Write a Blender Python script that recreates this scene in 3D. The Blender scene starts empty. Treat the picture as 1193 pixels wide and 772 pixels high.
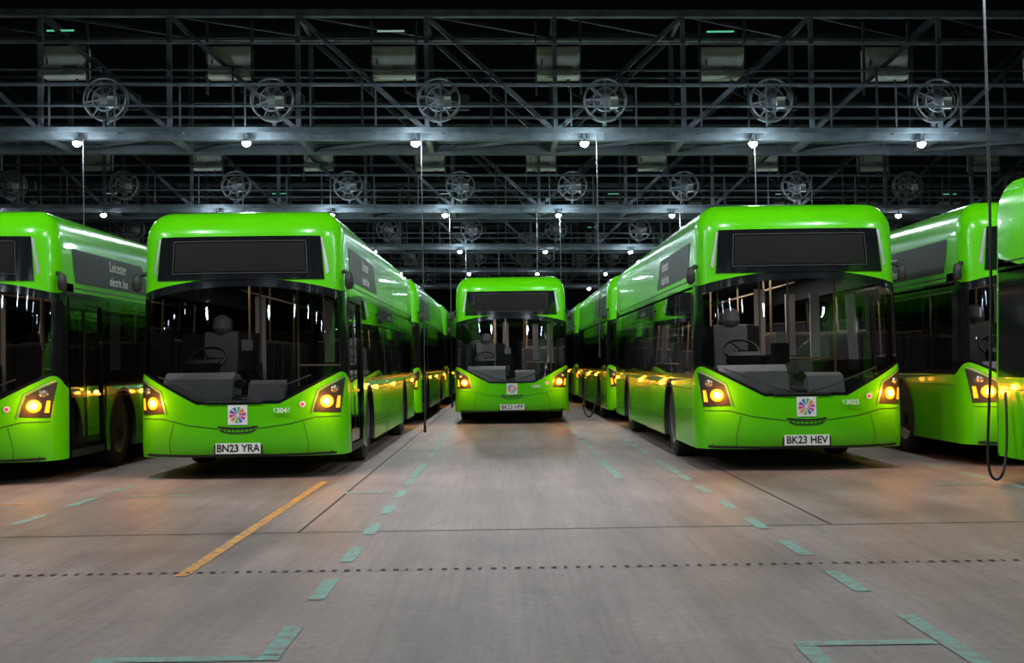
import bpy, bmesh, math, random
from mathutils import Matrix, Vector
random.seed(4)
scene = bpy.context.scene
scene.view_settings.view_transform = 'Standard'
scene.view_settings.look = 'None'

# ------------------------------------------------------------ materials
def pmat(name, col, rough=.5, metal=0., coat=0., emit=None, estr=0., noise=0., nscale=5., spec=.5):
    m = bpy.data.materials.new(name); m.use_nodes = True
    nt = m.node_tree; b = nt.nodes['Principled BSDF']
    b.inputs['Base Color'].default_value = (*col, 1)
    b.inputs['Roughness'].default_value = rough
    b.inputs['Metallic'].default_value = metal
    b.inputs['Coat Weight'].default_value = coat
    b.inputs['Coat Roughness'].default_value = .05
    b.inputs['Specular IOR Level'].default_value = spec
    if emit:
        b.inputs['Emission Color'].default_value = (*emit, 1)
        b.inputs['Emission Strength'].default_value = estr
    if noise > 0:
        tc = nt.nodes.new('ShaderNodeTexCoord'); n = nt.nodes.new('ShaderNodeTexNoise')
        n.inputs['Scale'].default_value = nscale; n.inputs['Detail'].default_value = 5
        nt.links.new(tc.outputs['Object'], n.inputs['Vector'])
        cr = nt.nodes.new('ShaderNodeValToRGB')
        cr.color_ramp.elements[0].position = .3; cr.color_ramp.elements[1].position = .7
        cr.color_ramp.elements[0].color = (*[c*(1-noise) for c in col], 1)
        cr.color_ramp.elements[1].color = (*[min(1, c*(1+noise)) for c in col], 1)
        nt.links.new(n.outputs['Fac'], cr.inputs['Fac'])
        nt.links.new(cr.outputs['Color'], b.inputs['Base Color'])
    return m

GREEN = pmat('lime_paint', (.095, .56, .002), .24, 0, .4, noise=.04, nscale=2, spec=.3)
ROOF = pmat('roof_deck_grey', (.14, .14, .15), .7, noise=.2)
BLACK = pmat('black_gloss', (.006, .007, .008), .12, 0, .3)
MBLACK = pmat('black_plastic', (.012, .012, .013), .55, noise=.2)
SCREEN = pmat('display_screen', (.007, .006, .005), .5, noise=.12, nscale=3, spec=.15)
RUBBER = pmat('tyre_rubber', (.015, .015, .015), .8, noise=.2)
HUB = pmat('wheel_hub_steel', (.18, .18, .17), .5, .6, noise=.2)
SILVER = pmat('brushed_silver', (.6, .6, .6), .3, .8, noise=.1)
DASH = pmat('dash_grey', (.52, .52, .56), .6, noise=.08)
DARKIN = pmat('interior_dark', (.02, .02, .023), .7, noise=.1)
SEAT = pmat('seat_fabric', (.05, .045, .055), .85, noise=.3, nscale=20)
SEATL = pmat('seat_light', (.16, .155, .16), .7, noise=.1)
REFLPANEL = pmat('interior_reflection_panel', (.6, .59, .58), .5, noise=.05)  # white colour imitates bright reflections inside the bus
POLE = pmat('grab_pole', (.40, .27, .15), .35, .3, noise=.1)
WHITE = pmat('white_vinyl', (.8, .8, .8), .5, noise=.03)
PLATE = pmat('plate_white', (.85, .85, .80), .4, noise=.03)
INK = pmat('ink_black', (.01, .01, .01), .6, noise=.1)
AMBER = pmat('amber_lens', (1, .3, .02), .3, emit=(1, .25, .005), estr=2.6)
AMBERCORE = pmat('amber_core', (1, .6, .1), .3, emit=(1, .50, .07), estr=22)
LENS = pmat('headlamp_reflector', (.4, .4, .4), .2, .8, noise=.1)
SIDEAMB = pmat('side_marker_lens', (1, .4, .02), .3, emit=(1, .38, .03), estr=14)
PINK = pmat('logo_magenta', (.7, .03, .25), .5, noise=.03)
ORNG = pmat('logo_orange', (.85, .2, .02), .5, noise=.03)
BLUE = pmat('logo_blue', (.03, .15, .6), .5, noise=.03)
LGRN = pmat('logo_green', (.1, .5, .1), .5, noise=.03)
PURP = pmat('logo_purple', (.2, .04, .4), .5, noise=.03)
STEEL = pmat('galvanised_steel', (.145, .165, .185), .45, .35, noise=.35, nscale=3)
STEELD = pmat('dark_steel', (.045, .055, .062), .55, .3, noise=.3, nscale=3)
CAB = pmat('charger_cabinet_paint', (.56, .56, .50), .5, 0, noise=.12)
REELM = pmat('reel_metal', (.30, .31, .32), .4, .5, noise=.3)
LED = pmat('led_lamp', (1, 1, 1), .3, emit=(.80, .92, 1), estr=150)
GLED = pmat('status_led_green', (.1, .6, .3), .3, emit=(.15, .8, .45), estr=.6)
WLED = pmat('status_led_white', (.6, .7, .6), .3, emit=(.6, .85, .7), estr=.4)
CABLE = pmat('cable_rubber', (.02, .02, .022), .5, noise=.2)
CABLEG = pmat('cable_grey', (.08, .085, .09), .5, noise=.2)

def glassmat(name, tint, ior):
    m = bpy.data.materials.new(name); m.use_nodes = True; nt = m.node_tree
    for n in list(nt.nodes): nt.nodes.remove(n)
    o = nt.nodes.new('ShaderNodeOutputMaterial'); t = nt.nodes.new('ShaderNodeBsdfTransparent')
    g = nt.nodes.new('ShaderNodeBsdfGlossy'); mx = nt.nodes.new('ShaderNodeMixShader'); f = nt.nodes.new('ShaderNodeFresnel')
    t.inputs['Color'].default_value = (*tint, 1); g.inputs['Roughness'].default_value = .015
    g.inputs['Color'].default_value = (.95, .97, 1, 1); f.inputs['IOR'].default_value = ior
    nt.links.new(f.outputs[0], mx.inputs[0]); nt.links.new(t.outputs[0], mx.inputs[1])
    nt.links.new(g.outputs[0], mx.inputs[2]); nt.links.new(mx.outputs[0], o.inputs[0])
    return m
GLASS = glassmat('windscreen_glass', (.80, .81, .82), 1.55)
SGLASS = glassmat('tinted_side_glass', (.5, .51, .52), 1.55)

def groundmat():
    m = bpy.data.materials.new('stained_concrete'); m.use_nodes = True; nt = m.node_tree
    b = nt.nodes['Principled BSDF']; N = nt.nodes.new; L = nt.links.new
    tc = N('ShaderNodeTexCoord')
    n1 = N('ShaderNodeTexNoise'); n1.inputs['Scale'].default_value = .45; n1.inputs['Detail'].default_value = 10; n1.inputs['Roughness'].default_value = .6
    L(tc.outputs['Object'], n1.inputs['Vector'])
    mp = N('ShaderNodeMapping'); mp.inputs['Scale'].default_value = (2.2, .22, 1); L(tc.outputs['Object'], mp.inputs['Vector'])
    n2 = N('ShaderNodeTexNoise'); n2.inputs['Scale'].default_value = 1.1; n2.inputs['Detail'].default_value = 8; n2.inputs['Roughness'].default_value = .6; L(mp.outputs[0], n2.inputs['Vector'])
    n3 = N('ShaderNodeTexNoise'); n3.inputs['Scale'].default_value = 16; n3.inputs['Detail'].default_value = 9; n3.inputs['Roughness'].default_value = .8
    L(tc.outputs['Object'], n3.inputs['Vector'])
    r1 = N('ShaderNodeValToRGB'); e = r1.color_ramp.elements
    e[0].position = .36; e[0].color = (.235, .178, .160, 1); e[1].position = .64; e[1].color = (.40, .305, .275, 1)
    L(n1.outputs['Fac'], r1.inputs['Fac'])
    r2 = N('ShaderNodeValToRGB'); e = r2.color_ramp.elements
    e[0].position = .34; e[0].color = (.70, .68, .68, 1); e[1].position = .58; e[1].color = (1, 1, 1, 1)
    L(n2.outputs['Fac'], r2.inputs['Fac'])
    r3 = N('ShaderNodeValToRGB'); e = r3.color_ramp.elements
    e[0].position = .32; e[0].color = (.62, .62, .62, 1); e[1].position = .60; e[1].color = (1.0, 1.0, 1.0, 1)
    L(n3.outputs['Fac'], r3.inputs['Fac'])
    m1 = N('ShaderNodeMixRGB'); m1.blend_type = 'MULTIPLY'; m1.inputs[0].default_value = 1
    m2 = N('ShaderNodeMixRGB'); m2.blend_type = 'MULTIPLY'; m2.inputs[0].default_value = .9
    L(r1.outputs[0], m1.inputs[1]); L(r2.outputs[0], m1.inputs[2]); L(m1.outputs[0], m2.inputs[1]); L(r3.outputs[0], m2.inputs[2])
    v = N('ShaderNodeTexNoise'); v.inputs['Scale'].default_value = .9; v.inputs['Detail'].default_value = 5; v.inputs['Distortion'].default_value = .8
    L(tc.outputs['Object'], v.inputs['Vector'])
    rv = N('ShaderNodeValToRGB'); rv.color_ramp.elements[0].position = .497; rv.color_ramp.elements[0].color = (1, 1, 1, 1)
    rv.color_ramp.elements[1].position = .503; rv.color_ramp.elements[1].color = (1, 1, 1, 1)
    ee = rv.color_ramp.elements.new(.5); ee.color = (.4, .4, .4, 1)
    L(v.outputs['Fac'], rv.inputs['Fac'])
    m3 = N('ShaderNodeMixRGB'); m3.blend_type = 'MULTIPLY'; m3.inputs[0].default_value = .4
    L(m2.outputs[0], m3.inputs[1]); L(rv.outputs[0], m3.inputs[2])
    mg = N('ShaderNodeMapping'); mg.inputs['Scale'].default_value = (1, .02, 1); L(tc.outputs['Object'], mg.inputs['Vector'])
    ng = N('ShaderNodeTexNoise'); ng.inputs['Scale'].default_value = 26; ng.inputs['Detail'].default_value = 2; L(mg.outputs[0], ng.inputs['Vector'])
    rg = N('ShaderNodeValToRGB'); rg.color_ramp.elements[0].position = .35; rg.color_ramp.elements[0].color = (.84, .84, .84, 1); rg.color_ramp.elements[1].position = .5
    L(ng.outputs['Fac'], rg.inputs['Fac'])
    m4 = N('ShaderNodeMixRGB'); m4.blend_type = 'MULTIPLY'; m4.inputs[0].default_value = .8
    L(m3.outputs[0], m4.inputs[1]); L(rg.outputs[0], m4.inputs[2])
    L(m4.outputs[0], b.inputs['Base Color'])
    rr = N('ShaderNodeMapRange'); rr.inputs['To Min'].default_value = .36; rr.inputs['To Max'].default_value = .66
    L(n1.outputs['Fac'], rr.inputs['Value']); L(rr.outputs[0], b.inputs['Roughness'])
    bp = N('ShaderNodeBump'); bp.inputs['Strength'].default_value = .4; bp.inputs['Distance'].default_value = .012
    L(n3.outputs['Fac'], bp.inputs['Height']); L(bp.outputs[0], b.inputs['Normal'])
    return m
def paintmat(name, col):
    m = bpy.data.materials.new(name); m.use_nodes = True; nt = m.node_tree
    b = nt.nodes['Principled BSDF']; N = nt.nodes.new; L = nt.links.new
    tc = N('ShaderNodeTexCoord'); n = N('ShaderNodeTexNoise'); n.inputs['Scale'].default_value = 12; n.inputs['Detail'].default_value = 8
    n.inputs['Roughness'].default_value = .75
    L(tc.outputs['Object'], n.inputs['Vector'])
    r = N('ShaderNodeValToRGB'); e = r.color_ramp.elements
    e[0].position = .40; e[0].color = (.24, .20, .18, 1); e[1].position = .55; e[1].color = (*col, 1)
    L(n.outputs['Fac'], r.inputs['Fac']); L(r.outputs[0], b.inputs['Base Color']); b.inputs['Roughness'].default_value = .6
    return m
GROUND = groundmat()
TEAL = paintmat('teal_road_paint', (.17, .43, .36)); YEL = paintmat('yellow_road_paint', (.78, .33, .03))
JOINT = pmat('joint_sealant', (.03, .028, .027), .8, noise=.3)

# ------------------------------------------------------------ mesh builder
class MB:
    def __init__(s): s.v = []; s.f = []; s.m = []; s.mats = []
    def mi(s, mat):
        if mat not in s.mats: s.mats.append(mat)
        return s.mats.index(mat)
    def face(s, pts, mat):
        i = len(s.v); s.v += [tuple(p) for p in pts]; s.f.append(list(range(i, i+len(pts)))); s.m.append(s.mi(mat))
    def grid(s, rows, mat, closed=False):
        i = len(s.v); n = len(rows[0])
        for r in rows: s.v += [tuple(p) for p in r]
        k = s.mi(mat)
        for a in range(len(rows)-1):
            for b in range(n if closed else n-1):
                c = (b+1) % n
                s.f.append([i+a*n+b, i+a*n+c, i+(a+1)*n+c, i+(a+1)*n+b]); s.m.append(k)
    def box(s, c, d, mat, rot=None, taper=1.):
        c = Vector(c); i = len(s.v); k = s.mi(mat)
        for z in (-.5, .5):
            for x, y in ((-.5, -.5), (.5, -.5), (.5, .5), (-.5, .5)):
                t = taper if z > 0 else 1
                p = Vector((x*d[0]*t, y*d[1]*t, z*d[2]))
                if rot: p = rot @ p
                s.v.append(tuple(c+p))
        for f in ((0, 3, 2, 1), (4, 5, 6, 7), (0, 1, 5, 4), (1, 2, 6, 5), (2, 3, 7, 6), (3, 0, 4, 7)):
            s.f.append([i+a for a in f]); s.m.append(k)
    def beam(s, p, q, w, h, mat):
        p = Vector(p); q = Vector(q); d = (q-p); L = d.length; d.normalize()
        up = Vector((0, 1, 0)) if abs(d.y) < .9 else Vector((0, 0, 1))
        a = d.cross(up).normalized(); b = a.cross(d).normalized()
        R = Matrix((a, b, d)).transposed()
        s.box((p+q)/2, (h, w, L), mat, R)
    def cyl(s, p, q, r, n, mat, r2=None):
        s.tube([p, q], [r, r if r2 is None else r2], n, mat, True)
    def tube(s, pts, rs, n, mat, cap=True):
        pts = [Vector(p) for p in pts]
        if not hasattr(rs, '__len__'): rs = [rs]*len(pts)
        rows = []
        prev = None
        for i, p in enumerate(pts):
            d = (pts[min(i+1, len(pts)-1)]-pts[max(i-1, 0)]).normalized()
            if prev is None:
                up = Vector((0, 0, 1)) if abs(d.z) < .9 else Vector((1, 0, 0))
                a = d.cross(up).normalized()
            else:
                a = (prev - d*prev.dot(d)).normalized()
            prev = a; b = d.cross(a)
            rows.append([p+(a*math.cos(t)+b*math.sin(t))*rs[i] for t in [2*math.pi*j/n for j in range(n)]])
        s.grid(rows, mat, True)
        if cap: s.face(rows[0][::-1], mat); s.face(rows[-1], mat)
    def ring(s, c, axis, R, r, mat, n=28, k=6):
        c = Vector(c); ax = Vector(axis).normalized()
        up = Vector((0, 0, 1)) if abs(ax.z) < .9 else Vector((1, 0, 0))
        a = ax.cross(up).normalized(); b = ax.cross(a)
        rows = []
        for i in range(n+1):
            t = 2*math.pi*i/n; rad = a*math.cos(t)+b*math.sin(t)
            rows.append([c+rad*(R+r*math.cos(u))+ax*r*math.sin(u) for u in [2*math.pi*j/k for j in range(k)]])
        s.grid(rows, mat, True)
    def lathe(s, c, prof, mat, n=32):   # axis X, prof [(x,r)]
        c = Vector(c); rows = []
        for x, r in prof:
            rows.append([c+Vector((x, r*math.cos(t), r*math.sin(t))) for t in [2*math.pi*j/n for j in range(n)]])
        s.grid(rows, mat, True)
    def extrude_profile(s, prof, x0, x1, mat):  # prof in (y,z)
        a = [(x0, y, z) for y, z in prof]; b = [(x1, y, z) for y, z in prof]
        s.grid([a, b], mat, True); s.face(a, mat); s.face(b[::-1], mat)
    def mesh(s, name, smooth=None, merge=False):
        me = bpy.data.meshes.new(name); me.from_pydata(s.v, [], s.f)
        for m in s.mats: me.materials.append(m)
        me.polygons.foreach_set('material_index', s.m); me.update()
        bm = bmesh.new(); bm.from_mesh(me)
        if merge: bmesh.ops.remove_doubles(bm, verts=bm.verts, dist=2e-4)
        bmesh.ops.recalc_face_normals(bm, faces=bm.faces)
        if smooth is not None:
            for f in bm.faces: f.smooth = True
            for e in bm.edges:
                if len(e.link_faces) == 2 and e.calc_face_angle(0) > smooth: e.smooth = False
        bm.to_mesh(me); bm.free()
        return me

def add(name, data, parent=None, loc=None):
    o = bpy.data.objects.new(name, data); scene.collection.objects.link(o)
    if parent: o.parent = parent
    if loc is not None: o.location = loc
    return o
def empty(name, loc=(0, 0, 0)):
    o = bpy.data.objects.new(name, None); scene.collection.objects.link(o); o.location = loc; o.empty_display_size = .3
    return o

# ------------------------------------------------------------ bus
W = 1.275; D = .66; NEXP = 3.3; L_ = 11.3; ZR = 2.90
def ins(z): return 0 if z < 1 else .05*(min(z, ZR)-1)/(ZR-1)
def shf(z): return .10*max(0, z-.9) + (.06*((.5-z)/.23)**2 if z < .5 else 0)
def fy(x, z):
    if z > ZR:
        sn = min(1, (z-ZR)/.37); c = math.sqrt(1-sn*sn); i = .05+.30*(1-c); sh = .2+.45*(1-c)
    else: i = ins(z); sh = shf(z)
    q = min(.9999, abs(x)/(W-i)); yo = D*(1-(1-q**NEXP)**(1/NEXP))
    return yo+sh*(1-yo/D)
def sm(t): t = max(0, min(1, t)); return t*t*(3-2*t)
def Zb(xo, yo):
    a = abs(xo); z = .90 if a < .5 else .90+.37*min(1, (a-.5)/.70)
    return z+(1.12-z)*sm((yo-.3)/(D-.3))
def Zt(xo, yo):
    z = 2.42-.15*(min(abs(xo), 1.25)/1.2)**2
    return z+(2.30-z)*sm((yo-.3)/(D-.3))

def build_shell():
    mb = MB()
    dense = []
    for i in range(2001):
        t = math.pi/2*i/2000
        dense.append((W*math.sin(t)**(2/NEXP), D*(1-math.cos(t)**(2/NEXP))))
    al = [0]
    for a, b in zip(dense, dense[1:]): al.append(al[-1]+math.dist(a, b))
    NF = 34; front = []
    j = 0
    for k in range(NF+1):
        tgt = al[-1]*k/NF
        while j < 2000 and al[j] < tgt-1e-9: j += 1
        front.append(dense[j])
    front[-1] = (W, D)
    side = [(W, y) for y in [1.2, 2, 3, 4, 5, 6, 7, 8, 9, 10, L_-.25]]
    rear = [(W-.25+.25*math.cos(a), L_-.25+.25*math.sin(a)) for a in [math.pi/10*i for i in range(1, 6)]]+[(.7, L_), (.35, L_), (0, L_)]
    cols = [(x, y, 'F') for x, y in front]+[(x, y, 'S') for x, y in side]+[(x, y, 'R') for x, y in rear]
    def rowdefs(x, y):
        zb, zt = Zb(x, y), Zt(x, y)
        zs = [.27, .33, .42, .55, .7, zb-.12, zb-.03, zb, zb+.04]
        zs += [zb+.04+(zt-.10-zb-.04)*k/7 for k in range(1, 8)]
        zs += [zt, zt+(ZR-zt)/3, zt+(ZR-zt)*2/3, ZR]
        zs[4] = min(zs[4], zb-.2)
        return zs
    iZb, iG0, iG1, iZt = 7, 8, 15, 16
    def pt(x, y, kind, z, i, sh, sg):
        X = x*(W-i)/W
        if kind == 'F': Y = y+sh*(1-y/D)
        elif kind == 'R': Y = y-i*1.5*max(0, (y-(L_-.25))/.25)
        else: Y = y
        return (sg*X, Y, z)
    NR = 9
    for sg in (1, -1):
        G = []
        for (x, y, k) in cols:
            c = [pt(x, y, k, z, ins(z), shf(z), sg) for z in rowdefs(x, y)]
            for r in range(1, NR+1):
                th = math.pi/2*r/NR
                c.append(pt(x, y, k, ZR+.37*math.sin(th), .05+.30*(1-math.cos(th)), .2+.45*(1-math.cos(th)), sg))
            G.append(c)
        n = len(G[0]); base = len(mb.v)
        for c in G: mb.v += c
        for a in range(len(G)-1):
            xm = (cols[a][0]+cols[a+1][0])/2; kb = cols[a+1][2]
            isside = (kb == 'S')
            for r in range(n-1):
                if isside and r < iZt: continue
                if r < iZb: mat = GREEN
                elif r < iZt:
                    if kb == 'F':
                        mat = GLASS if (iG0 <= r < iG1 and xm < 1.20) else BLACK
                    else: mat = BLACK if abs(xm) < .95 and r > iG0 else GREEN
                elif r == iZt-1: mat = BLACK
                else: mat = GREEN
                mb.f.append([base+a*n+r, base+(a+1)*n+r, base+(a+1)*n+r+1, base+a*n+r+1]); mb.m.append(mb.mi(mat))
        for a in range(len(G)-1):  # roof cap
            p, q = G[a][-1], G[a+1][-1]
            mb.face([p, q, (0, q[1], q[2]), (0, p[1], p[2])], ROOF)
    # sides
    for sg in (1, -1):
        ys = 2.05 if sg > 0 else D
        ye = L_-.25
        bot = []
        for cy in (2.75, 8.75):
            R = .57; zc = .49; a0 = math.asin((.27-zc)/R)
            bot += [(cy-R*math.cos(a), zc+R*math.sin(a)) for a in [a0+(math.pi-2*a0)*k/22 for k in range(23)]]
        poly = [(ys, .27)]+bot+[(ye, .27), (ye, 1.12), (ys, 1.12)]
        mb.face([(sg*W, y, z) for y, z in poly], GREEN)
        zl, zh = 1.12, 2.30
        def sx(z): return W-ins(z)
        def sq(y0, y1, z0, z1, mat, o=0):
            mb.face([(sg*(sx(z0)+o), y0, z0), (sg*(sx(z0)+o), y1, z0), (sg*(sx(z1)+o), y1, z1), (sg*(sx(z1)+o), y0, z1)], mat)
        st = ys if sg > 0 else D
        sq(st, ye, zl, zl+.06, BLACK); sq(st if sg < 0 else D, ye, zh-.06, zh, BLACK)
        stops = [2.05, 3.45, 4.9, 6.35, 7.8, 9.25, 10.4] if sg > 0 else [D, 1.75, 3.2, 4.65, 6.1, 7.55, 9.0, 10.4]
        for i, (a, b) in enumerate(zip(stops, stops[1:])):
            sq(a, a+.08, zl+.06, zh-.06, BLACK)
            sq(a+.08, b, zl+.06, zh-.06, SGLASS)
            if i > 0: sq(a+.08, b, 1.95, 1.97, BLACK, .004)
        sq(stops[-1], ye, zl+.06, zh-.06, BLACK)
        if sg > 0:   # entrance doors
            sq(D, D+.1, .27, zh-.06, BLACK)
            sq(1.97, 2.05, .27, zh-.06, BLACK)
            sq(D+.1, 1.97, .27, .36, MBLACK); sq(D+.1, 1.97, 2.16, zh-.06, BLACK)
            for a, b in ((D+.1, 1.36), (1.37, 1.97)):
                for q in ((a, a+.05, .36, 2.16), (b-.05, b, .36, 2.16), (a, b, .36, .5), (a, b, 2.08, 2.16), (a, b, 1.0, 1.03)): sq(*q, BLACK, -.03)
                sq(a+.05, b-.05, .5, 2.08, SGLASS, -.035)
        # arch liners
        for cy in (2.75, 8.75):
            rows = []
            for k in range(19):
                t = math.radians(-22+224*k/18)
                rows.append([(sg*W, cy+.57*math.cos(t), .49+.57*math.sin(t)), (sg*.75, cy+.57*math.cos(t), .49+.57*math.sin(t))])
            mb.grid(rows, MBLACK)
            mb.face([r[1] for r in rows], MBLACK)
            rows = []
            for k in range(23):
                t = math.radians(-22+224*k/22)
                rows.append([(sg*(W+.006), cy+r*math.cos(t), .49+r*math.sin(t)) for r in (.555, .60)])
            mb.grid(rows, MBLACK)
        # side marker lamps
        for yy in (3.6, 6.4, 10.6):
            mb.box((sg*(W+.012), yy, 1.02), (.03, .10, .05), SIDEAMB)
        # seams
        for yy in (3.5, 5.2, 6.9, 10.0):
            sq(yy, yy+.012, .27, 1.12, INK, .003)
        sq(3.4, 8.1, .50, .51, INK, .003)
        sq(ys, ye, .985, .993, INK, .003)
        # cove branding
        mb.face([(sg*(sx(2.42)+.006), 1.0, 2.42), (sg*(sx(2.42)+.006), 4.2, 2.42), (sg*(sx(2.84)+.006), 3.8, 2.84), (sg*(sx(2.84)+.006), .9, 2.84)], MBLACK)
        sq(.95, L_-.4, 2.345, 2.36, INK, .003)
        for yy in (4.6, 6.2, 7.8, 9.4): sq(yy, yy+.01, 2.36, ZR, INK, .003)
    # underside
    mb.box((0, (L_)/2+.2, .30), (1.5, L_-.6, .06), MBLACK)
    mb.box((0, 1.25, .31), (2.3, 1.3, .05), MBLACK)
    mb.box((0, 5.75, .31), (2.5, 4.6, .05), MBLACK)
    mb.box((0, 10.3, .31), (2.4, 1.6, .05), MBLACK)
    # rear lamps
    for sg in (1, -1):
        for zz in (.85, 1.0, 1.15):
            mb.cyl((sg*1.08, L_-.02, zz), (sg*1.08, L_+.02, zz), .06, 14, SIDEAMB if zz == 1.0 else PINK)
    return mb.mesh('bus_body_shell', math.radians(35), True)

class FP(MB):   # conforming front patches
    def P(s, x, z, o): return (x, fy(x, z)-o, z)
    def quad(s, a, b, c, d, mat, o=.008, n=8, m=5):
        rows = []
        for i in range(m+1):
            v = i/m; r = []
            for j in range(n+1):
                u = j/n
                x = (a[0]*(1-u)+b[0]*u)*(1-v)+(d[0]*(1-u)+c[0]*u)*v
                z = (a[1]*(1-u)+b[1]*u)*(1-v)+(d[1]*(1-u)+c[1]*u)*v
                r.append(s.P(x, z, o))
            rows.append(r)
        s.grid(rows, mat)
    def strip(s, pts, w, mat, o=.006, n=6):
        for (p, q) in zip(pts, pts[1:]):
            dx, dz = q[0]-p[0], q[1]-p[1]; l = math.hypot(dx, dz); nx, nz = -dz/l*w/2, dx/l*w/2
            s.quad((p[0]-nx, p[1]-nz), (q[0]-nx, q[1]-nz), (q[0]+nx, q[1]+nz), (p[0]+nx, p[1]+nz), mat, o, n, 1)
    def disc(s, x, z, r, mat, o, n=20, bulge=.02):
        c = s.P(x, z, o+bulge)
        ring = [s.P(x+r*math.cos(t), z+r*math.sin(t), o) for t in [2*math.pi*i/n for i in range(n)]]
        mid = [s.P(x+r*.7*math.cos(t), z+r*.7*math.sin(t), o+bulge*.7) for t in [2*math.pi*i/n for i in range(n)]]
        s.grid([ring, mid], mat, True)
        for i in range(n): s.face([mid[i], mid[(i+1) % n], c], mat)

def build_front():
    f = FP()
    # destination display hood
    f.quad((-1.02, 2.40), (1.02, 2.40), (.97, 2.93), (-.97, 2.93), BLACK, .012, 20, 5)
    f.quad((-.80, 2.50), (.80, 2.50), (.78, 2.85), (-.78, 2.85), SCREEN, .018, 20, 4)
    f.strip([(-.82, 2.48), (.82, 2.48), (.80, 2.87), (-.80, 2.87), (-.82, 2.48)], .012, MBLACK, .024, 16)
    for sg in (1, -1):
        f.quad((sg*1.04, 2.46), (sg*1.075, 2.50), (sg*1.0, 2.91), (sg*.975, 2.91), SILVER, .012, 2, 5)
        # headlamp cluster
        f.quad((sg*.90, .80), (sg*1.20, .78), (sg*1.245, 1.20), (sg*.97, 1.04), MBLACK, .006, 10, 8)
        f.strip([(sg*.88, .79), (sg*.95, 1.05), (sg*1.235, 1.215)], .016, SILVER, .012, 6)
        f.disc(sg*1.14, 1.07, .045, LENS, .012)
        f.disc(sg*1.05, .92, .076, AMBER, .012)
        f.disc(sg*1.05, .92, .042, AMBERCORE, .030)
        f.quad((sg*1.15, .84), (sg*1.19, .84), (sg*1.20, .98), (sg*1.17, .98), AMBER, .012, 3, 3)
        # bumper creases
        f.strip([(sg*1.2, .735), (sg*.92, .735), (sg*.62, .66), (sg*.24, .61)], .008, INK, .004)
        f.strip([(sg*.82, .27), (sg*.84, .42), (sg*.78, .68)], .006, INK, .004)
        f.strip([(sg*.22, .60), (sg*.13, .565), (0, .56)], .014, MBLACK, .008)
        f.strip([(sg*.24, .635), (sg*.12, .62), (0, .615)], .022, MBLACK, .008)
        for k in range(4): f.strip([(sg*(.03+.05*k), .565), (sg*(.03+.05*k), .615)], .012, MBLACK, .006, 2)
        # wipers
        f.strip([(sg*.10-.05, .96), (sg*.30-.05, 1.0), (sg*.92-.05, 1.24)], .018, MBLACK, .035)
        f.strip([(sg*1.07, .27), (sg*1.10, .33)], .01, INK, .004)
    f.strip([(-.4, .935), (.3, .935)], .025, MBLACK, .03)
    f.strip([(-1.15, .30), (-.5, .285), (.5, .285), (1.15, .30)], .03, MBLACK, .006, 10)
    # number plate + logo
    y = fy(.27, .36)
    f.box((0, y-.012, .375), (.54, .02, .125), PLATE)
    f.box((0, y-.004, .375), (.58, .02, .16), MBLACK)
    S = .118; z0 = .775; yl = fy(.12, z0)-.006
    f.face([(-S, yl-.002, z0-S), (S, yl-.002, z0-S), (S, yl-.002, z0+S), (-S, yl-.002, z0+S)], WHITE)
    cols = [PINK, ORNG, LGRN, BLUE, PURP, PINK, ORNG, LGRN, BLUE, PINK]
    for i in range(10):
        a = 2*math.pi*i/10; b = a+.36; r = .10
        f.face([(.012*math.cos(a), yl-.006, z0+.012*math.sin(a)), (r*math.cos(a-.05), yl-.006, z0+r*math.sin(a-.05)), (r*.98*math.cos(b), yl-.006, z0+r*.98*math.sin(b))], cols[i])
    f.disc(.77, .89, .036, WHITE, .008, 16, .0)
    f.disc(.77, .89, .020, PINK, .011, 16, .0)
    return f.mesh('bus_front_fittings', math.radians(40))

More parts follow.
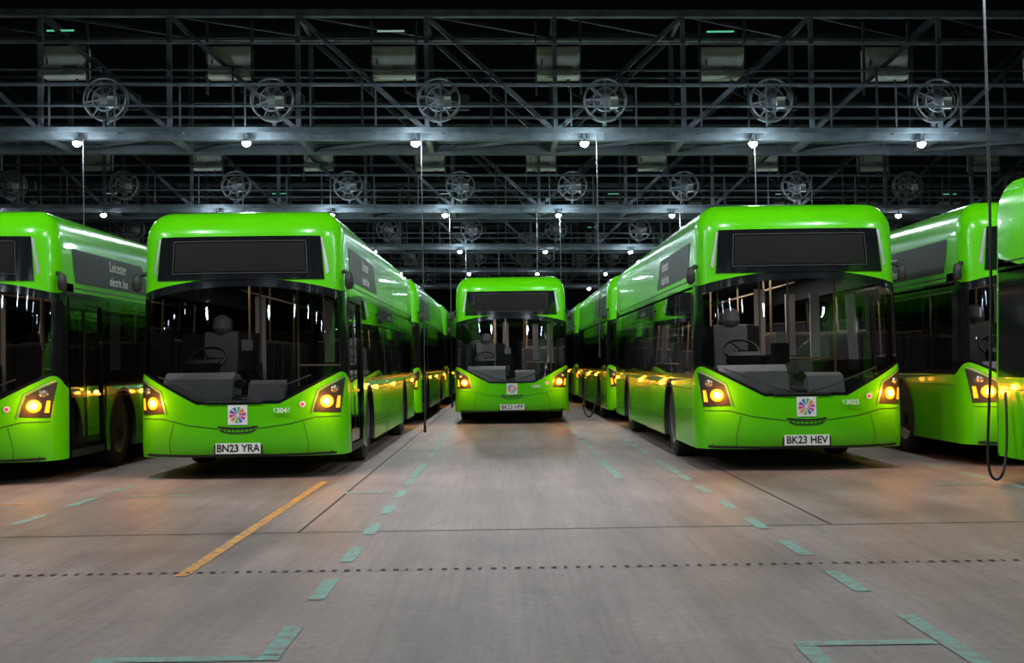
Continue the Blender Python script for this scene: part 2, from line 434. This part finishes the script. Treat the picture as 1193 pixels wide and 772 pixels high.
def seat_profile(y, z, h=1.05):
    return [(y-.02, z), (y+.44, z), (y+.47, z+.08), (y+.52, z+h*.55), (y+.56, z+h-.04), (y+.53, z+h), (y+.46, z+h-.02), (y+.40, z+h*.5), (y+.36, z+.14), (y+.02, z+.12), (y-.04, z+.06)]
def build_interior():
    m = MB()
    m.box((0, 5.7, .38), (2.35, 10.4, .04), DARKIN)
    m.box((0, 5.9, 2.62), (2.2, 10.2, .04), DARKIN)
    m.box((0, .98, 2.45), (2.26, 1.10, .03), DARKIN)          # cab headlining
    m.box((0, 1.52, 2.53), (2.26, .03, .18), DARKIN)
    for sg in (1, -1): m.box((sg*1.17, 5.9, 2.46), (.05, 10.2, .34), DARKIN)
    m.box((0, 11.0, 1.4), (2.3, .05, 2.1), DARKIN)
    # dashboards (moulded grey trays behind the screen)
    m.extrude_profile([(.34, .70), (.28, .98), (.36, 1.20), (.50, 1.28), (.80, 1.24), (.86, .45), (.55, .45)], -.98, -.13, DASH)
    m.extrude_profile([(.22, .70), (.17, .94), (.26, 1.14), (.40, 1.18), (.50, .45)], .08, .52, DASH)
    m.extrude_profile([(.24, .70), (.18, .90), (.26, .96), (.50, 1.0), (.52, .45)], -.13, .08, DARKIN)
    m.extrude_profile([(.40, .70), (.34, .96), (.44, 1.10), (.55, 1.08), (.58, .45)], .52, .98, DARKIN)
    m.cyl((-.02, .16, 1.14), (-.02, .34, 1.14), .06, 18, MBLACK)
    m.box((-.60, .74, 1.36), (.42, .10, .14), MBLACK, Matrix.Rotation(.5, 3, 'X'))
    # steering wheel
    ax = Vector((0, -.62, .78)).normalized()
    cw = Vector((-.58, .98, 1.46))
    m.ring(cw, ax, .225, .018, MBLACK)
    m.cyl((-.58, .86, 1.16), cw, .04, 10, MBLACK)
    for a in (0, 2.1, 4.2):
        t = ax.cross(Vector((1, 0, 0))).normalized()
        d = Vector((1, 0, 0))*math.cos(a)+t*math.sin(a)
        m.beam(cw, cw+d*.22, .03, .015, MBLACK)
    # driver seat
    m.extrude_profile(seat_profile(1.22, .82, 1.0), -.80, -.36, SEATL)
    m.tube([(-.58, 1.74, 1.80), (-.58, 1.74, 1.86), (-.58, 1.75, 1.98), (-.58, 1.76, 2.03)], [.10, .14, .13, .06], 12, SEATL)
    m.box((-.60, 1.45, .60), (.3, .3, .44), MBLACK)
    # cab partition, ticket machine
    m.box((-.66, 2.0, 1.1), (1.05, .04, 1.4), DARKIN)
    m.box((-.12, 1.65, .9), (.04, .75, 1.0), DARKIN)
    m.box((-.08, .98, 1.42), (.2, .16, .26), MBLACK)
    m.box((-.08, .95, 1.62), (.14, .05, .14), DASH)
    m.beam((-.10, 1.1, 1.4), (.06, 1.2, 1.15), .06, .06, MBLACK)
    for p in ((-.12, 1.3), (-.12, 2.0), (.34, 2.3), (.95, 2.15), (.42, 4.2), (-.42, 4.2), (.40, 6.2), (-.40, 6.2), (.4, 8.2), (-.4, 8.2)):
        m.cyl((p[0], p[1], .4), (p[0], p[1], 2.6 if p[1] > 1.6 else 2.44), .016, 8, POLE)
    for x in (.42, -.42): m.cyl((x, 2.2, 2.4), (x, 9.8, 2.4), .016, 8, POLE)
    m.cyl((.34, 2.3, 1.35), (.95, 2.15, 1.35), .016, 8, POLE)
    for sg in (1, -1):
        m.box((sg*.95, 2.75, .72), (.5, 1.2, .66), DARKIN)
        m.box((sg*.95, 8.75, .72), (.5, 1.2, .66), DARKIN)
    m.box((.92, 2.75, 1.2), (.5, .9, .25), DARKIN)
    for (x, y, h) in ((-.12, 2.02, 1.25), (.98, 3.35, 1.0), (.62, 3.36, .9)):
        m.box((x, y, 2.3-h/2), (.14, .03, h), REFLPANEL)  # pale strips standing in for bright window reflections
    for y in [3.6, 4.4, 5.2, 6.0, 6.8, 7.6, 8.5, 9.4]:
        up = .25 if y > 7 else 0
        for x in (-.96, -.54, .54, .96):
            m.extrude_profile(seat_profile(y, .80+up, .92), x-.20, x+.20, SEAT)
            m.box((x, y+.2, .6+up/2), (.08, .3, .4+up), DARKIN)
            m.cyl((x-.12, y+.5, 1.74+up), (x+.12, y+.5, 1.74+up), .014, 6, POLE)
    return m.mesh('bus_interior', math.radians(30))

def build_wheels():
    m = MB()
    for cy in (2.75, 8.75):
        for sg in (1, -1):
            c = (sg*1.08, cy, .48)
            pr = [(-.14, .27), (-.15, .40), (-.12, .465), (-.06, .48), (.06, .48), (.12, .465), (.15, .40), (.14, .29)]
            m.lathe(c, [(sg*x, r) for x, r in pr], RUBBER)
            m.lathe(c, [(sg*x, r) for x, r in [(.14, .29), (.10, .27), (.04, .20), (.05, .15), (.10, .12), (.12, .08), (.12, .001)]], HUB)
            for k in range(10):
                t = 2*math.pi*k/10
                m.cyl((sg*(1.08+.05), cy+.165*math.cos(t), .48+.165*math.sin(t)), (sg*(1.08+.09), cy+.165*math.cos(t), .48+.165*math.sin(t)), .014, 6, HUB)
        m.cyl((-1.0, cy, .48), (1.0, cy, .48), .06, 10, MBLACK)
    return m.mesh('bus_wheels', math.radians(35))

def build_mirrors():
    m = MB()
    for sg in (1, -1):
        m.tube([(sg*1.16, .50, 2.50), (sg*1.25, .42, 2.50), (sg*1.30, .38, 2.46)], [.025, .025, .022], 10, MBLACK)
        pts = [(sg*1.305, .37, z) for z in (2.49, 2.47, 2.40, 2.33, 2.29, 2.28)]
        m.tube(pts, [.02, .045, .055, .055, .04, .015], 14, MBLACK)
    return m.mesh('bus_mirror_cameras', math.radians(50))

M_shell = build_shell(); M_front = build_front(); M_int = build_interior(); M_wh = build_wheels(); M_mir = build_mirrors()

lampdata = bpy.data.lights.new('indicator_glow', 'POINT'); lampdata.energy = 13; lampdata.color = (1, .31, .025); lampdata.shadow_soft_size = .05
mkdata = bpy.data.lights.new('marker_glow', 'POINT'); mkdata.energy = .9; mkdata.color = (1, .42, .05); mkdata.shadow_soft_size = .04
def area(name, e, sx_, sy_, col=(1, .95, .92)):
    a = bpy.data.lights.new(name, 'AREA'); a.energy = e; a.color = col; a.shape = 'RECTANGLE'; a.size = sx_; a.size_y = sy_; return a
FILL = {'bright': (area('saloon_fill', 60, .4, 4), area('cab_fill', 5, .5, .3)),  # added fill lights that brighten the bus interiors, no real fittings
       'dim': (area('saloon_fill_dim', 5, .4, 4), area('cab_fill_dim', 2.5, .5, .3))}

def text(name, s, size, mat, parent, loc, rot, align='CENTER'):
    c = bpy.data.curves.new(name, 'FONT'); c.body = s; c.size = size; c.align_x = align; c.align_y = 'CENTER'; c.extrude = .001; c.offset = .002
    c.materials.append(mat); o = add(name, c, parent, loc); o.rotation_euler = rot; return o
H = math.pi/2
def bus(x, y, plate, num, fill=None, glow=True, rz=0, detail=True, markers=False):
    e = empty('electric_bus', (x, y, 0)); e.rotation_euler = (0, 0, rz); e.scale = (1.03, 1.03, 1.035)
    add('body_shell', M_shell, e); add('front_fittings', M_front, e); add('interior', M_int, e)
    add('wheels', M_wh, e); add('mirror_cameras', M_mir, e)
    text('number_plate_text', plate, .125, INK, e, (0, fy(.27, .36)-.026, .375), (H, 0, 0)).scale = (.92, 1, 1)
    if detail:
        text('fleet_number', num, .085, WHITE, e, (.53, fy(.40, .82)-.03, .82), (H, 0, .05))
        for nm, s, sz, z in (('side_lettering', 'Leicester', .20, 2.72), ('side_lettering_lower', 'electric bus', .17, 2.52)):
            text(nm, s, sz, WHITE, e, (W-ins(z)+.012, 2.3, z), (H, 0, H), 'LEFT')
            text(nm+'_offside', s, sz, WHITE, e, (-(W-ins(z)+.012), 3.6, z), (H, 0, -H), 'LEFT')
    if glow:
        for sg in (1, -1): add('indicator_light', lampdata, e, (sg*1.09, fy(1.05, .92)-.16, .93))
    if markers:
        for sg in (1, -1): add('marker_light', mkdata, e, (sg*(W+.14), 3.6, 1.02))
    if fill:
        add('saloon_fill_light', FILL[fill][0], e, (0, 5.0, 2.56)); add('cab_fill_light', FILL[fill][1], e, (-.3, 1.0, 2.42))  # invisible fills added under the ceiling, bus lighting is off
    return e
bus(-3.31, 15, 'BN23 YRA', '63046', 'dim', markers=True)
bus(-6.80, 14.6, 'BN23 YRB', '63014', 'dim', markers=True)
bus(3.72, 15, 'BK23 HEV', '63025', 'bright', markers=True)
bus(7.12, 15.0, 'BK23 HEU', '63021', 'dim', markers=True)
bus(6.82, 2.15, 'BK23 HFA', '63019', None, glow=False)
bus(.145, 27.5, 'BK23 HFP', '63031', 'bright')
for i, (x, y) in enumerate([(-3.25, 27.5), (3.65, 27.5), (-6.7, 27.3), (7.0, 27.5), (.145, 40), (-3.2, 40), (3.6, 40), (-3.2, 52.5), (3.6, 52.5)]):
    bus(x, y, 'BK23 HF'+'ABCDEGHJK'[i], '6303%d' % i, None, detail=False, glow=y < 45)

# ------------------------------------------------------------ ground
gm = MB(); gm.face([(-70, -20, 0), (70, -20, 0), (70, 140, 0), (-70, 140, 0)], GROUND)
add('floor', gm.mesh('floor'))
def flat(m, x0, y0, x1, y1, mat, z=.004): m.face([(x0, y0, z), (x1, y0, z), (x1, y1, z), (x0, y1, z)], mat)
tm = MB()
w = .05
for X in (-1.15, 2.12):
    y = 7.27
    while y < 62:
        if y < 14.2 or y > 17: flat(tm, X-w, y, X+w, y+.70, TEAL)
        y += 1.375
    flat(tm, X-w, 15.0, X+w, 17, TEAL)
flat(tm, 1.34-w, 14.5, 1.34+w, 17.2, TEAL)
for k in range(12): flat(tm, 1.36-w, 18+k*1.4, 1.36+w, 18.7+k*1.4, TEAL)
flat(tm, -1.15-w, 5.91, -1.15+w, 6.55, TEAL); flat(tm, -2.0, 5.80, -1.1, 5.90, TEAL)
flat(tm, 2.15-w, 5.3, 2.15+w, 6.6, TEAL); flat(tm, 1.40, 5.92, 2.09, 6.02, TEAL); flat(tm, 1.44-w, 5.3, 1.44+w, 5.91, TEAL)
for X in (-4.45, 5.45):
    for k in range(4): flat(tm, X-w, 11.0+k*1.4, X+w, 11.7+k*1.4, TEAL)
for X, Y in ((-1.45, 13.2), (-1.7, 13.2), (1.75, 14.6)): flat(tm, X-.09, Y, X+.09, Y+.15, TEAL, .005)
for X in (-4.1, -3.7, 4.7, 5.0): flat(tm, X, 13.2, X+.25, 13.3, TEAL, .005)
add('bay_markings', tm.mesh('bay_markings'))
ym = MB(); flat(ym, -2.235, 8.16, -2.145, 14.6, YEL); flat(ym, -6.2, 12.6, -4.9, 12.7, YEL)
add('yellow_guide_line', ym.mesh('yellow_guide_line'))
jm = MB()
for X, a, b in ((-1.75, 10.2, 70), (2.72, 10.2, 70), (-7.5, -5, 70), (8.4, -5, 70)): flat(jm, X-.012, a, X+.012, b, JOINT, .003)
for Y in (10.2, 19.6, 29, 38.4, 47.8, .5): flat(jm, -30, Y-.010, 30, Y+.010, JOINT, .0025)
x = -9.
while x < 9.5:
    s_ = random.uniform(.018, .04); flat(jm, x, 8.26, x+s_, 8.31+random.random()*.01, JOINT, .005); x += .083
add('expansion_joints', jm.mesh('expansion_joints'))

# ------------------------------------------------------------ gantries
TL = .0145
def gz(x, z): return z-TL*x
HALF = 27.
def build_truss():
    m = MB()
    c0 = 1.1; PN = 2.62
    def B(x0, y0, z0, x1, y1, z1, w, h, mat): m.beam((x0, y0, gz(x0, z0)), (x1, y1, gz(x1, z1)), w, h, mat)
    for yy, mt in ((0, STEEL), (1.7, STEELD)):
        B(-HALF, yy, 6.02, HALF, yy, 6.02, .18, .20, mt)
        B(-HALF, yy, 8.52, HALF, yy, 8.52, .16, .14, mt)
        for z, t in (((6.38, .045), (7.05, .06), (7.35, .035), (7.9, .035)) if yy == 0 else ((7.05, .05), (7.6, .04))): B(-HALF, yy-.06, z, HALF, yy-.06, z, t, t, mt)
        for k in range(-10, 11):
            x = c0+PN*k
            if abs(x) > HALF: continue
            B(x, yy, 6.02, x, yy, 8.52, .09, .09, mt)
            if k != 0 and abs(c0+PN*(k-(1 if k > 0 else -1))) < HALF:
                xi = c0+PN*(k-(1 if k > 0 else -1))
                B(x, yy+.03, 8.48, xi, yy+.03, 6.1, .09, .09, mt)
            if yy == 0: B(x+PN/2, yy-.08, 6.1, x+PN/2, yy-.08, 7.4, .04, .04, STEELD)
    for k in range(-10, 11):
        x = c0+PN*k
        if abs(x) > HALF: continue
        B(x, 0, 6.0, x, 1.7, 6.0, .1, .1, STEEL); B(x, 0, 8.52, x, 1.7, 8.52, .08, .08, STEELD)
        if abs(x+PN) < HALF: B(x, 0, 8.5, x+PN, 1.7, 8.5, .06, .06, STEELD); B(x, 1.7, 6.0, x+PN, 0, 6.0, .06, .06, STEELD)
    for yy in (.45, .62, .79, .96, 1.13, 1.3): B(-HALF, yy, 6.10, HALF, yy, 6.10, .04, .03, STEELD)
    B(-HALF, .9, 8.2, HALF, .9, 8.2, .25, .03, STEELD)
    for z in (7.0, 6.55): B(-HALF, -.35, z, HALF, -.35, z, .035, .035, STEEL)
    for k in range(-20, 21):
        x = c0+PN*k/2
        if abs(x) < HALF-.4: B(x+.3, -.35, 6.05, x+.3, -.35, 7.0, .03, .03, STEEL); B(x+.3, -.35, 6.05, x+.3, 0, 6.05, .04, .04, STEEL)
    B(-HALF, -.35, 6.07, HALF, -.35, 6.07, .05, .10, STEEL)
    for sx_ in (-HALF, HALF):
        for yy in (0, 1.7):
            m.box((sx_, yy, gz(sx_, 8.6)/2), (.3, .3, gz(sx_, 8.6)), STEEL)
            m.box((sx_, yy, .03), (.6, .6, .06), STEEL)
    return m.mesh('gantry_truss')
def build_reels():
    m = MB()
    for k in range(-7, 8):
        x = 2.1+3.37*k
        if abs(x) > HALF-1: continue
        z = gz(x, 6.72); y = -.12
        for dy in (-.10, .10):
            m.ring((x, y+dy, z), (0, 1, 0), .42, .022, REELM, 30, 6)
            m.ring((x, y+dy, z), (0, 1, 0), .24, .016, REELM, 22, 5)
            for a in range(8):
                t = math.pi*a/4+.2*k
                m.beam((x, y+dy, z), (x+.42*math.cos(t), y+dy, z+.42*math.sin(t)), .02, .028, REELM)
        m.cyl((x, y-.14, z), (x, y+.2, z), .11, 16, REELM)
        m.cyl((x, y-.09, z), (x, y+.09, z), .22, 20, CABLEG)
        m.box((x+.25, y+.28, z), (.7, .15, .3), STEELD)
        m.beam((x, y+.2, z), (x, y+.2, z-.7), .08, .08, STEEL)
        m.box((x+.17, y-.15, z-.08), (.16, .12, .22), CAB)
    return m.mesh('cable_reels', math.radians(35))
def build_boxes():
    m = MB()
    for k in range(-8, 9):
        x = 1.18+3.37*k
        if abs(x) > HALF-1: continue
        z = gz(x, 7.55); y = .24
        m.box((x, y, z), (.88, .30, .64), CAB)
        m.box((x, y-.16, z), (.80, .02, .56), CAB)
        m.box((x-.34, y-.175, z), (.03, .02, .12), STEELD)
        for j in range(4): m.box((x+.12, y-.173, z-.2+j*.035), (.3, .01, .012), STEELD)
        m.box((x-.46, y-.1, z+.1), (.04, .1, 1.5), STEELD); m.box((x+.46, y-.1, z+.1), (.04, .1, 1.5), STEELD)
        m.tube([(x+.2, y, z-.31), (x+.22, y-.05, z-.58), (x+.6, y, z-.78), (x+.9, y, z-.80)], .025, 6, CABLE)
        if k % 2: m.box((x-.05, .02, gz(x, 8.17)), (.55, .04, .025), GLED if k % 4 == 1 else WLED)
    return m.mesh('charger_cabinets', math.radians(35))
def build_lamps():
    m = MB()
    for k in range(-7, 8):
        x = 1.66+3.4*k
        if abs(x) > HALF-1: continue
        z = gz(x, 5.80); y = -.3
        m.beam((x, y, z+.06), (x, y, z+.28), .03, .03, STEELD)
        m.cyl((x, y, z+.03), (x, y, z+.07), .10, 16, STEELD, .06)
        m.tube([(x, y, z+.03), (x, y, z), (x, y, z-.04), (x, y, z-.065)], [.07, .085, .065, .02], 14, LED)
    return m.mesh('lamp_heads', math.radians(35))
M_tr = build_truss(); M_re = build_reels(); M_bx = build_boxes(); M_lp = build_lamps()
def mkflood(e, s):
    flood = bpy.data.lights.new('floodlight_source', 'SPOT'); flood.energy = e; flood.color = (.93, .97, 1.0); flood.shadow_soft_size = .10
    flood.spot_size = math.radians(165); flood.spot_blend = .35
    spill = bpy.data.lights.new('floodlight_spill', 'POINT'); spill.energy = s; spill.color = (.70, .90, 1.0); spill.shadow_soft_size = .08
    return flood, spill
F_near = mkflood(90, 16); F_std = mkflood(330, 70)
for gi, gy in enumerate((.4, 12.5, 24.6, 36.5, 48.5, 60.5, 72.5)):
    e = empty('overhead_gantry', (0, gy, 0))
    add('truss_frame', M_tr, e)
    add('cable_reels', M_re, e)
    add('charger_cabinets', M_bx, e)
    add('lamp_heads', M_lp, e)
    rng = range(-3, 3) if gi < 4 else range(-3, 3, 2)
    fl, spl = F_near if gi == 0 else F_std
    for k in rng:
        x = 1.66+3.4*k
        if gi >= 5: continue
        add('floodlight', fl, e, (x, -.3, gz(x, 5.70)))
        add('floodlight_spill', spl, e, (x, -.62, gz(x, 5.66)))

# ------------------------------------------------------------ hanging cables
def hang(name, x, y, ztop, zbot, r=.011, mat=CABLEG):
    m = MB(); m.tube([(x, y, ztop), (x+.005, y, (ztop+zbot)/2), (x, y, zbot)], r, 8, mat)
    m.cyl((x, y, zbot-.22), (x, y, zbot), .035, 10, CABLE, .02)
    add(name, m.mesh(name, math.radians(50)))
for (x, y, b) in ((-1.62, 24.25, .25), (1.90, 24.25, 1.7), (-8.4, 24.25, 3.8), (5.08, 24.25, 3.9), (-1.60, 36.2, .3), (1.7, 36.2, 2.2), (5.3, 36.2, 3.8), (-1.5, 48.2, 2.4), (2.0, 48.2, 2.8), (1.0, 36.2, 4.1), (-.2, 48.2, 3.8)):
    hang('hanging_charge_cable', x, y, 6.0, b)
def bezier_cable(name, pts, r):
    c = bpy.data.curves.new(name, 'CURVE'); c.dimensions = '3D'; c.bevel_depth = r; c.bevel_resolution = 3
    sp = c.splines.new('NURBS'); sp.points.add(len(pts)-1)
    for p, q in zip(sp.points, pts): p.co = (*q, 1)
    sp.use_endpoint_u = True; sp.order_u = 4; c.materials.append(CABLE); sp.resolution_u = 8
    return add(name, c)
bezier_cable('charging_hose', [(5.03, 12.5, 6.0), (5.05, 12.5, 4), (5.09, 12.6, 2), (5.12, 12.8, 1.0), (5.14, 13.0, .2), (5.22, 13.0, .04), (5.36, 13.0, .1), (5.42, 13.1, .6), (5.45, 13.2, 1.0)], .015)
bezier_cable('charging_hose', [(2.1, 29.9, 1.05), (2.0, 29.6, 1.0), (1.85, 29.4, .5), (1.9, 29.3, .05), (2.1, 29.2, .03), (2.15, 29.4, .4), (2.28, 29.6, .5)], .02)

# ------------------------------------------------------------ world + camera
wd = bpy.data.worlds.new('night'); scene.world = wd; wd.use_nodes = True
bg = wd.node_tree.nodes['Background']; bg.inputs[0].default_value = (.5, .62, .75, 1); bg.inputs[1].default_value = .0015
cam = bpy.data.cameras.new('camera'); co = add('camera', cam)
cam.sensor_width = 36; cam.lens = 1412/1193*36; cam.clip_end = 400
co.matrix_world = Matrix.Translation((0, 0, 1.4)) @ Matrix.Rotation(-.0060, 4, 'Z') @ Matrix.Rotation(H+.0255, 4, 'X') @ Matrix.Rotation(-TL, 4, 'Z')
scene.camera = co
